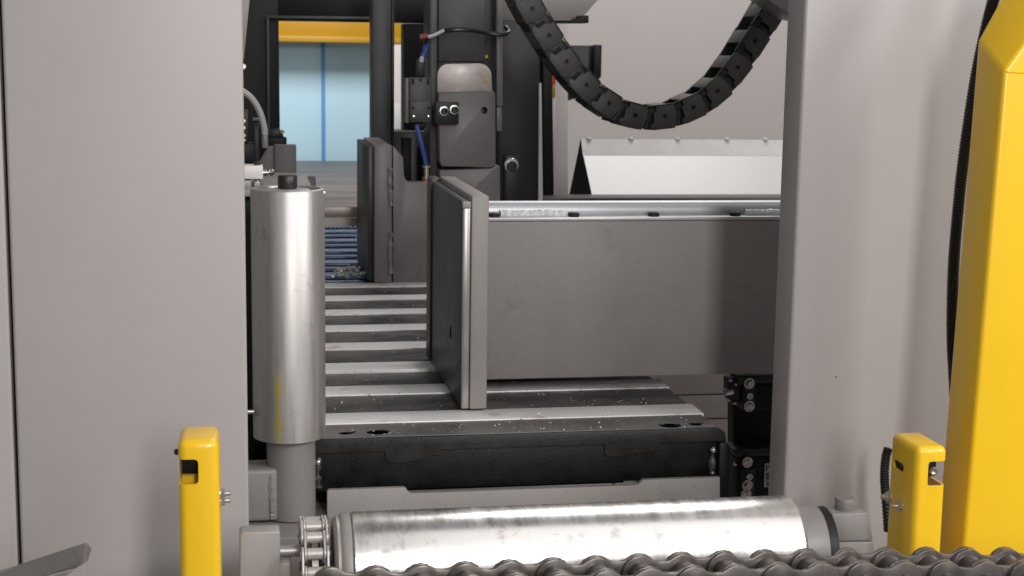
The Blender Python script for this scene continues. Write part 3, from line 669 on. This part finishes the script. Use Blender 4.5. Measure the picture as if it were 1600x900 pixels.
for i in range(1, len(pts)-1):
    d = (pts[i+1]-pts[i-1]); ang = math.atan2(d.z, d.x)
    l = placed(ec, 'link', LKM[0][1], pts[i], (0, -ang, 0))
    s = (pts[i+1]-pts[i-1]).length/2/LL; l.scale = (s*1.03, 1, 1)
    for nm, me in LKM[1:]:
        c = bpy.data.objects.new(nm, me); COL.objects.link(c); c.parent = l
# bracket the chain hangs from, top right
cbk = thing('chain_bracket', 'grey slanted bracket holding the cable chain at the right panel', 'bracket', P(1225, 0, Y=3.55))
part(cbk, 'plate', pix_poly([(1186, -14), (1196, -3), (1241, 28), (1300, 40), (1300, -60), (1186, -60)], 3.50, 3.62, .003), 'mid_grey_paint')

# ================================================================== OUTER PANELS
yP = 2.12
lpn = thing('left_housing_panel', 'large plain light grey housing panel left of the opening', 'panel', (-.2, yP, -.6))
xL = P(17.5, 450, Y=yP).x
part(lpn, 'face_sheet', box(xL, -.001, yP, yP+.055, -.6, 1.2, .005, 4), 'panel_paint')
lp2 = thing('outer_left_panel', 'sliver of grey housing panel at the far left edge', 'panel', (-.6, yP, -.6))
part(lp2, 'face_sheet', box(-1.1, P(11.5, 450, Y=yP).x, yP+.002, yP+.055, -.6, 1.2, .004, 3), 'panel_paint')
part(lp2, 'joint_backing', box(xL-.05, xL+.03, yP+.058, yP+.07, -.6, 1.2, 0), 'black_smooth')
rpn = thing('right_housing_panel', 'large light grey housing panel with folded edge right of the opening', 'panel', (1.3, yP, -.6))
xR = P(1240, 435, Y=yP).x
part(rpn, 'face_sheet', box(xR, 2.3, yP, yP+.075, -.6, 1.2, .006, 4), 'panel_paint')
for px, py, r in ((1306, 589, .0013), (1246, 607, .0007), (1352, 470, .0006)):
    q = P(px, py, Y=yP); part(rpn, 'paint_nick', lathe([(r, 0), (r*.7, .0004), (0, .0005)], (q.x, yP, q.z), (0, -1, 0), 10), 'charcoal_paint')

# machine base in front of the table
bs = thing('machine_base', 'grey machine base under the guide roller post', 'machine base', (.4, 2.2, -.6))
part(bs, 'top_plate', box(-.3, .135, 2.18, 2.60, -.20, -.1185, .003), 'post_paint')
part(bs, 'front_wall', box(-.3, .135, 2.165, 2.1795, -.6, -.13, .002), 'post_paint')

# ================================================================== CONVEYOR ROLLER (horizontal)
cy, cr = 1.95, .075
cz = -.0905
cx0, cx1 = .133, .752
cro = thing('conveyor_roller', 'shiny steel conveyor roller lying across the front of the machine', 'conveyor roller', (.44, cy, cz-cr))
part(cro, 'tube', lathe([(cr-.003, 0), (cr, .002), (cr, cx1-cx0-.004), (cr-.003, cx1-cx0), (.05, cx1-cx0)], (cx0, cy, cz), (1, 0, 0), 96), 'bright_steel')
part(cro, 'end_ring', lathe([(.06, 0), (.066, .001), (.0705, .005), (.0695, .009), (.0725, .011), (.0745, .016), (.0745, .0225), (.072, .024)], (cx0-.0245, cy, cz), (1, 0, 0), 72), 'casting_grey')
part(cro, 'end_hub', lathe([(.0595, 0), (.0605, .002), (.0605, .036), (.058, .038)], (cx1+.0005, cy, cz), (1, 0, 0), 64), 'casting_grey')
part(cro, 'seal', lathe([(.0505, 0), (.056, .001), (.058, .012), (.053, .014)], (cx1+.039, cy, cz), (1, 0, 0), 48), 'rubber_black')
# sprocket and its chain on the left end
spk = thing('sprocket_chain', 'bright roller chain wrapped round the sprocket at the left roller end', 'roller chain', (.083, cy, cz-cr))
part(spk, 'sprocket', lathe([(.03, 0), (.056, .002), (.060, .005), (.060, .013), (.056, .016), (.03, .018)], (.0745, cy, cz), (1, 0, 0), 48), 'chain_steel')
NL = 16; PR = .0625; pitch = 2*PR*math.sin(math.pi/NL)
def plate8(p, h, waist, th, x):
    q = []
    for k in range(9): a = -math.pi/2+math.pi*k/8; q.append((p/2+h*math.cos(a), h*math.sin(a)))
    q.append((0, waist))
    for k in range(9): a = math.pi/2+math.pi*k/8; q.append((-p/2+h*math.cos(a), h*math.sin(a)))
    q.append((0, -waist))
    return poly_x(q, x-th/2, x+th/2, .0006)
def link_ring(half, th):
    return shared(plate8(pitch, .0095, .0080, th, -half), 'chain_link', 'light_chain'), shared(plate8(pitch, .0095, .0080, th, half), 'side_plate', 'light_chain')
li, lo = link_ring(.0125, .003), link_ring(.0162, .003)
ro_ = shared(cyl((-.0108, 0, 0), (.0108, 0, 0), .0078, 16), 'chain_roller', 'light_chain')
pi_ = shared(cyl((-.0195, 0, 0), (.0195, 0, 0), .0035, 10), 'chain_pin', 'light_chain')
for k in range(NL):
    a = 2*math.pi*(k+.5)/NL+.12; rc = PR*math.cos(math.pi/NL)
    l = placed(spk, 'chain_link', (li if k % 2 else lo)[0], (.0835, cy+rc*math.cos(a), cz+rc*math.sin(a)), (a+math.pi/2, 0, 0))
    for nm, me in (('chain_roller', ro_), ('chain_pin', pi_), ('side_plate', (li if k % 2 else lo)[1])):
        c = bpy.data.objects.new(nm, me); COL.objects.link(c); c.parent = l
        if nm != 'side_plate': c.location = (0, pitch/2, 0)
# bearing and bars left of it
bg = thing('bearing_block', 'pale grey rounded bearing block at the lower left of the roller', 'bearing block', (P(407, 900, Y=1.93).x, 1.93, -.25))
part(bg, 'housing', pix_poly([(374, 835), (378, 832), (434, 830), (438, 833), (438, 990), (374, 990)], 1.92, 1.95, .005, 3), 'casting_grey')
part(bg, 'shaft', cyl((P(430, 861, Y=1.94).x, 1.95, P(450, 861, Y=1.95).z), (.075, 1.95, P(450, 861, Y=1.95).z), .0078, 24), 'roller_steel')
part(bg, 'foot_bar', pix_box(436, 880, 455, 960, 1.92, 1.96, .003), 'casting_grey')
# right side bearing bracket
bb = thing('bearing_bracket', 'light grey split bearing bracket with round bolt at the right roller end', 'bracket', (P(1335, 900, Y=1.93).x, 1.93, -.25))
part(bb, 'upper_half', pix_poly([(1300, 803), (1355, 801), (1365, 845), (1307, 846)], 1.93, 1.97, .002), 'casting_grey')
part(bb, 'lower_half', pix_poly([(1307.5, 847.5), (1365.5, 846.5), (1372, 960), (1309, 960)], 1.93, 1.97, .002), 'casting_grey')
q = P(1320, 800, Y=1.95)
part(bb, 'bolt', lathe([(.0135, 0), (.0142, .001), (.0142, .0195), (.0132, .021), (0, .0212)], q, (-.02, 0, 1), 32), 'post_paint')

# ================================================================== FOREGROUND DRIVE CHAIN
yD = 1.60
fc = thing('drive_chain', 'thick dark steel roller chain running across the bottom right foreground', 'roller chain', (.5, yD, -.1))
pD = .0508
x0 = P(727, 878, Y=yD+.022).x-3*pD+pD/2
zc = P(1300, 864, Y=yD+.022).z-.0215
def fig8(half, th, h):
    q = []
    w = .0138
    for k in range(11): a = -math.pi*.62+math.pi*1.24*k/10; q.append((pD/2+h*math.cos(a), h*math.sin(a)))
    q.append((.008, w)); q.append((0, w*.93)); q.append((-.008, w))
    for k in range(11): a = math.pi-math.pi*.62+math.pi*1.24*k/10; q.append((-pD/2+h*math.cos(a), h*math.sin(a)))
    q.append((-.008, -w)); q.append((0, -w*.93)); q.append((.008, -w))
    return shared(poly_y(q, -half-th/2, -half+th/2, .0012), 'chain_link', 'chain_steel'), shared(poly_y(q, half-th/2, half+th/2, .0012), 'side_plate', 'chain_steel')
L_in = fig8(.0185, .0062, .0215); L_out = fig8(.0258, .0062, .0215)
rol = shared(lathe([(.0140, -.0152), (.0145, -.0146), (.0145, .0146), (.0140, .0152)], (0, 0, 0), (0, 1, 0), 28), 'chain_roller', 'chain_steel')
pin = shared(lathe([(.0068, -.0325), (.0078, -.031), (.0078, .031), (.0068, .0325)], (0, 0, 0), (0, 1, 0), 20), 'chain_pin', 'chain_steel')
for k in range(22):
    xx = x0+pD*k
    sag = .009-.05*max(0, xx-pD/2-.4)**2
    sag2 = .009-.05*max(0, xx+pD/2-.4)**2
    l = placed(fc, 'chain_link', (L_in if k % 2 else L_out)[0], (xx, yD, zc+(sag+sag2)/2), (0, -math.atan2(sag2-sag, pD), 0))
    if k == 0:
        for nm, me in (('chain_roller', rol), ('chain_pin', pin)):
            c = bpy.data.objects.new(nm, me); COL.objects.link(c); c.parent = l; c.location = (-pD/2, 0, 0)
    for nm, me in (('chain_roller', rol), ('chain_pin', pin), ('side_plate', (L_in if k % 2 else L_out)[1])):
        c = bpy.data.objects.new(nm, me); COL.objects.link(c); c.parent = l
        if nm != 'side_plate': c.location = (pD/2, 0, 0)

# bent sheet corner at the lower left
gsh = thing('guard_corner', 'bent grey sheet metal corner at the bottom left', 'sheet metal', (P(80, 900, Y=1.62).x, 1.62, -.2))
def sheet3(pts, th):
    bm = bmesh.new(); v = [bm.verts.new(p) for p in pts]; bm.faces.new(v)
    bmesh.ops.solidify(bm, geom=bm.faces[:], thickness=th); bmesh.ops.recalc_face_normals(bm, faces=bm.faces); return bev(bm, .0008, 2)
part(gsh, 'top_sheet', sheet3([P(-40, 905, Y=1.70), P(118, 853, Y=1.70), P(135, 848, Y=1.69), P(131, 880, Y=1.60), P(118, 888, Y=1.59), P(-40, 930, Y=1.58)], .003), 'guard_paint')
part(gsh, 'end_flange', sheet3([P(136, 848, Y=1.69), P(143, 858, Y=1.68), P(137, 876, Y=1.64), P(138, 960, Y=1.60), P(128, 960, Y=1.595), P(131.5, 880, Y=1.60)], .003), 'guard_paint')
part(gsh, 'front_sheet', sheet3([P(-40, 932, Y=1.578), P(118, 890, Y=1.588), P(130, 882, Y=1.597), P(127, 990, Y=1.592), P(-40, 990, Y=1.58)], .003), 'guard_paint')

# ================================================================== YELLOW SENSOR GUARDS
def guard_shell(t, x0, x1, y0, y1, z0, z1, r, cutters, th=.003):
    g = part(t, 'shell', box(x0, x1, y0, y1, z0, z1, r, 4), 'yellow_paint')
    inner = box(x0+th, x1-th, y0+th, y1+.05, z0-.05, z1-th, r*.6, 2)
    cut(g, inner, *cutters)
    return g
# left one
y0 = 1.80
xa, xb = P(279.5, 790, Y=y0).x, P(343.5, 790, Y=y0).x
zt = P(312, 688, Y=y0).z
lgd = thing('left_sensor_guard', 'yellow sensor guard post with side notch in front of left panel', 'sensor guard', (xa, y0, -.6))
nz0, nz1 = P(300, 757, Y=y0).z, P(300, 718, Y=y0).z; nx = P(310, 735, Y=y0).x
guard_shell(lgd, xa, xb, y0, y0+.078, -.6, zt, .010, [box(xa-.05, nx, y0-.05, y0+.042, nz0, nz1, .005, 3)])
part(lgd, 'sensor', box(xa+.0034, xb-.006, y0+.02, y0+.05, P(300, 741, Y=y0+.02).z, zt-.02, .002), 'black_smooth')
part(lgd, 'inner_plate', box(xa+.0034, xb-.006, y0+.03, y0+.033, -.3, P(300, 741, Y=y0+.02).z-.001, .0005), 'yellow_paint')
gbm = shared(join(lathe([(.0062, 0), (.0062, .0045)], seg=6), lathe([(.0032, .0045), (.0032, .0105), (.0025, .0112)], seg=14), lathe([(.0082, -.0012), (.0082, 0)], seg=20)), 'bolt', 'zinc')
for py, dy in ((771, .02), (782, .036)):
    q = P(345, py, X=xb); placed(lgd, 'bolt', gbm, (xb+.0012, y0+dy, P(345, py, Y=y0+dy).z), (0, R_(90), 0))
part(lgd, 'side_screw', lathe([(.004, 0), (.004, .004), (.002, .006)], (xa, y0+.03, P(276, 706, Y=y0+.03).z), (-1, 0, 0), 12), 'dark_pin')
# right one
y0 = 1.78
xa, xb = P(1429, 780, Y=y0).x, P(1477, 780, Y=y0).x
yb2 = P(1386.5, 780, X=xa).y
zt = P(1458, 703, Y=y0).z+.004
rgd = thing('right_sensor_guard', 'yellow sensor guard with oval slot and two bolts beside right panel', 'sensor guard', (xa, y0, -.6))
nz0, nz1 = P(1465, 759, Y=y0).z, P(1465, 721, Y=y0).z; nx = P(1450, 740, Y=y0).x
sa, sb2 = P(1399, 724, X=xa), P(1409, 731, X=xa)
slot = join(cyl((xa-.02, sa.y, sa.z), (xa+.02, sa.y, sa.z), .0058, 20), )
slot2 = cyl((xa-.02, sb2.y, sb2.z), (xa+.02, sb2.y, sb2.z), .0058, 20)
slot3 = box(xa-.02, xa+.02, sb2.y, sa.y, (sa.z+sb2.z)/2-.0057, (sa.z+sb2.z)/2+.0057, 0)
guard_shell(rgd, xa, xb, y0, yb2, -.6, zt, .009, [box(nx, xb+.05, y0-.05, yb2+.06, nz0, nz1, .004, 3), slot, slot2, slot3])
part(rgd, 'slot_shade', box(xa+.0045, xa+.012, y0+.045, yb2-.008, P(1440, 760, Y=y0).z, zt-.008, .001), 'black_smooth')  # black block added behind the oval slot to keep it dark
part(rgd, 'sensor', box(xa+.004, P(1463, 735, Y=y0+.03).x, y0+.03, y0+.06, P(1457, 745, Y=y0+.03).z, zt-.012, .002), 'black_smooth')
bm = bolt_head(.006, .006); bm.transform(Matrix.Translation(P(1456, 735, Y=y0+.029)) @ align((0, -1, 0))); part(rgd, 'sensor_lens', bm, 'zinc')
for px, py in ((1387, 776), (1407, 790)):
    q = P(px, py, X=xa)
    if px == 1387: q = P(1390, 776, X=xa)
    placed(rgd, 'bolt', gbm, (xa-.0012, q.y, q.z), (0, R_(-90), 0))
rb = thing('sensor_conduit', 'short black corrugated conduit behind the right sensor guard', 'conduit', P(1383, 790, Y=2.02))
cpts = [P(1388, 700, Y=2.02), P(1384, 715, Y=2.02), P(1382, 740, Y=2.02), P(1383, 765, Y=2.02), P(1386, 800, Y=2.02), P(1388, 830, Y=2.02)]
part(rb, 'tube', tube(cpts, .0072, 12, rad=lambda i, r: r*(1.0 if i % 2 else .80), sub=12), 'rubber_black')

# ================================================================== BIG YELLOW FRAME
yf = 1.85
ft, fb = P(1569, 112, Y=yf), P(1506, 850, Y=yf)
xm = (ft.x+fb.x)/2
bt, bb_ = P(1527, 62, X=ft.x), P(1470, 780, X=fb.x)
yk = (bt.y+bb_.y)/2
yw = thing('yellow_guard_frame', 'big bright yellow guard frame with cut corner at the right edge', 'guard frame', (xm, yf, -.6))
def X_at(z, a, b): return a.x+(z-a.z)/(b.z-a.z)*(b.x-a.x)
bt2, bb2 = P(1527, 62, Y=yk), P(1473, 720, Y=yk)
zlow = -.6
ch = P(1600, 70, Y=yf); chb = P(1565, -8, Y=yk)
def ext(a, b, s): return a+(b-a)*s
XE = 1.085
chf = ext(ft, ch, (XE-ft.x)/(ch.x-ft.x)); chk = ext(bt2, chb, (XE-bt2.x)/(chb.x-bt2.x))
vf = [Vector((X_at(zlow, ft, fb), yf, zlow)), ft, chf, Vector((XE, yf, zlow))]
vk = [Vector((X_at(zlow, bt2, bb2), yk, zlow)), bt2, chk, Vector((XE, yk, zlow))]
bm = bmesh.new(); A = [bm.verts.new(v) for v in vf]; B = [bm.verts.new(v) for v in vk]
bm.faces.new(A); bm.faces.new(list(reversed(B)))
for i in range(4): bm.faces.new((A[i], B[i], B[(i+1) % 4], A[(i+1) % 4]))
bmesh.ops.recalc_face_normals(bm, faces=bm.faces)
part(yw, 'frame', bev(bm, .006, 4), 'yellow_paint')
part(yw, 'seam', tube([ft+Vector((.004, -.0005, .000)), Vector((1.08, yf-.0005, ft.z-.004))], .0012, 6, sub=1), 'yellow_paint')
hz = thing('corrugated_conduit', 'long black corrugated conduit running behind the yellow guard frame', 'conduit', P(1490, 400, Y=2.0))
yq = yk+.045
cpts = [P(1580, -60, Y=yq), P(1556, -10, Y=yq), P(1542, 40, Y=yq), P(1527, 110, Y=yq), P(1514, 190, Y=yq), P(1503, 270, Y=yq), P(1496, 340, Y=yq), P(1491, 400, Y=yq), P(1488.5, 460, Y=yq), P(1488, 520, Y=yq), P(1490, 570, Y=yq), P(1494, 640, Y=yq), P(1500, 720, Y=yq)]
part(hz, 'tube', tube(cpts, .0088, 14, rad=lambda i, r: r*(1.0 if i % 2 else .84), sub=32), 'rubber_black')
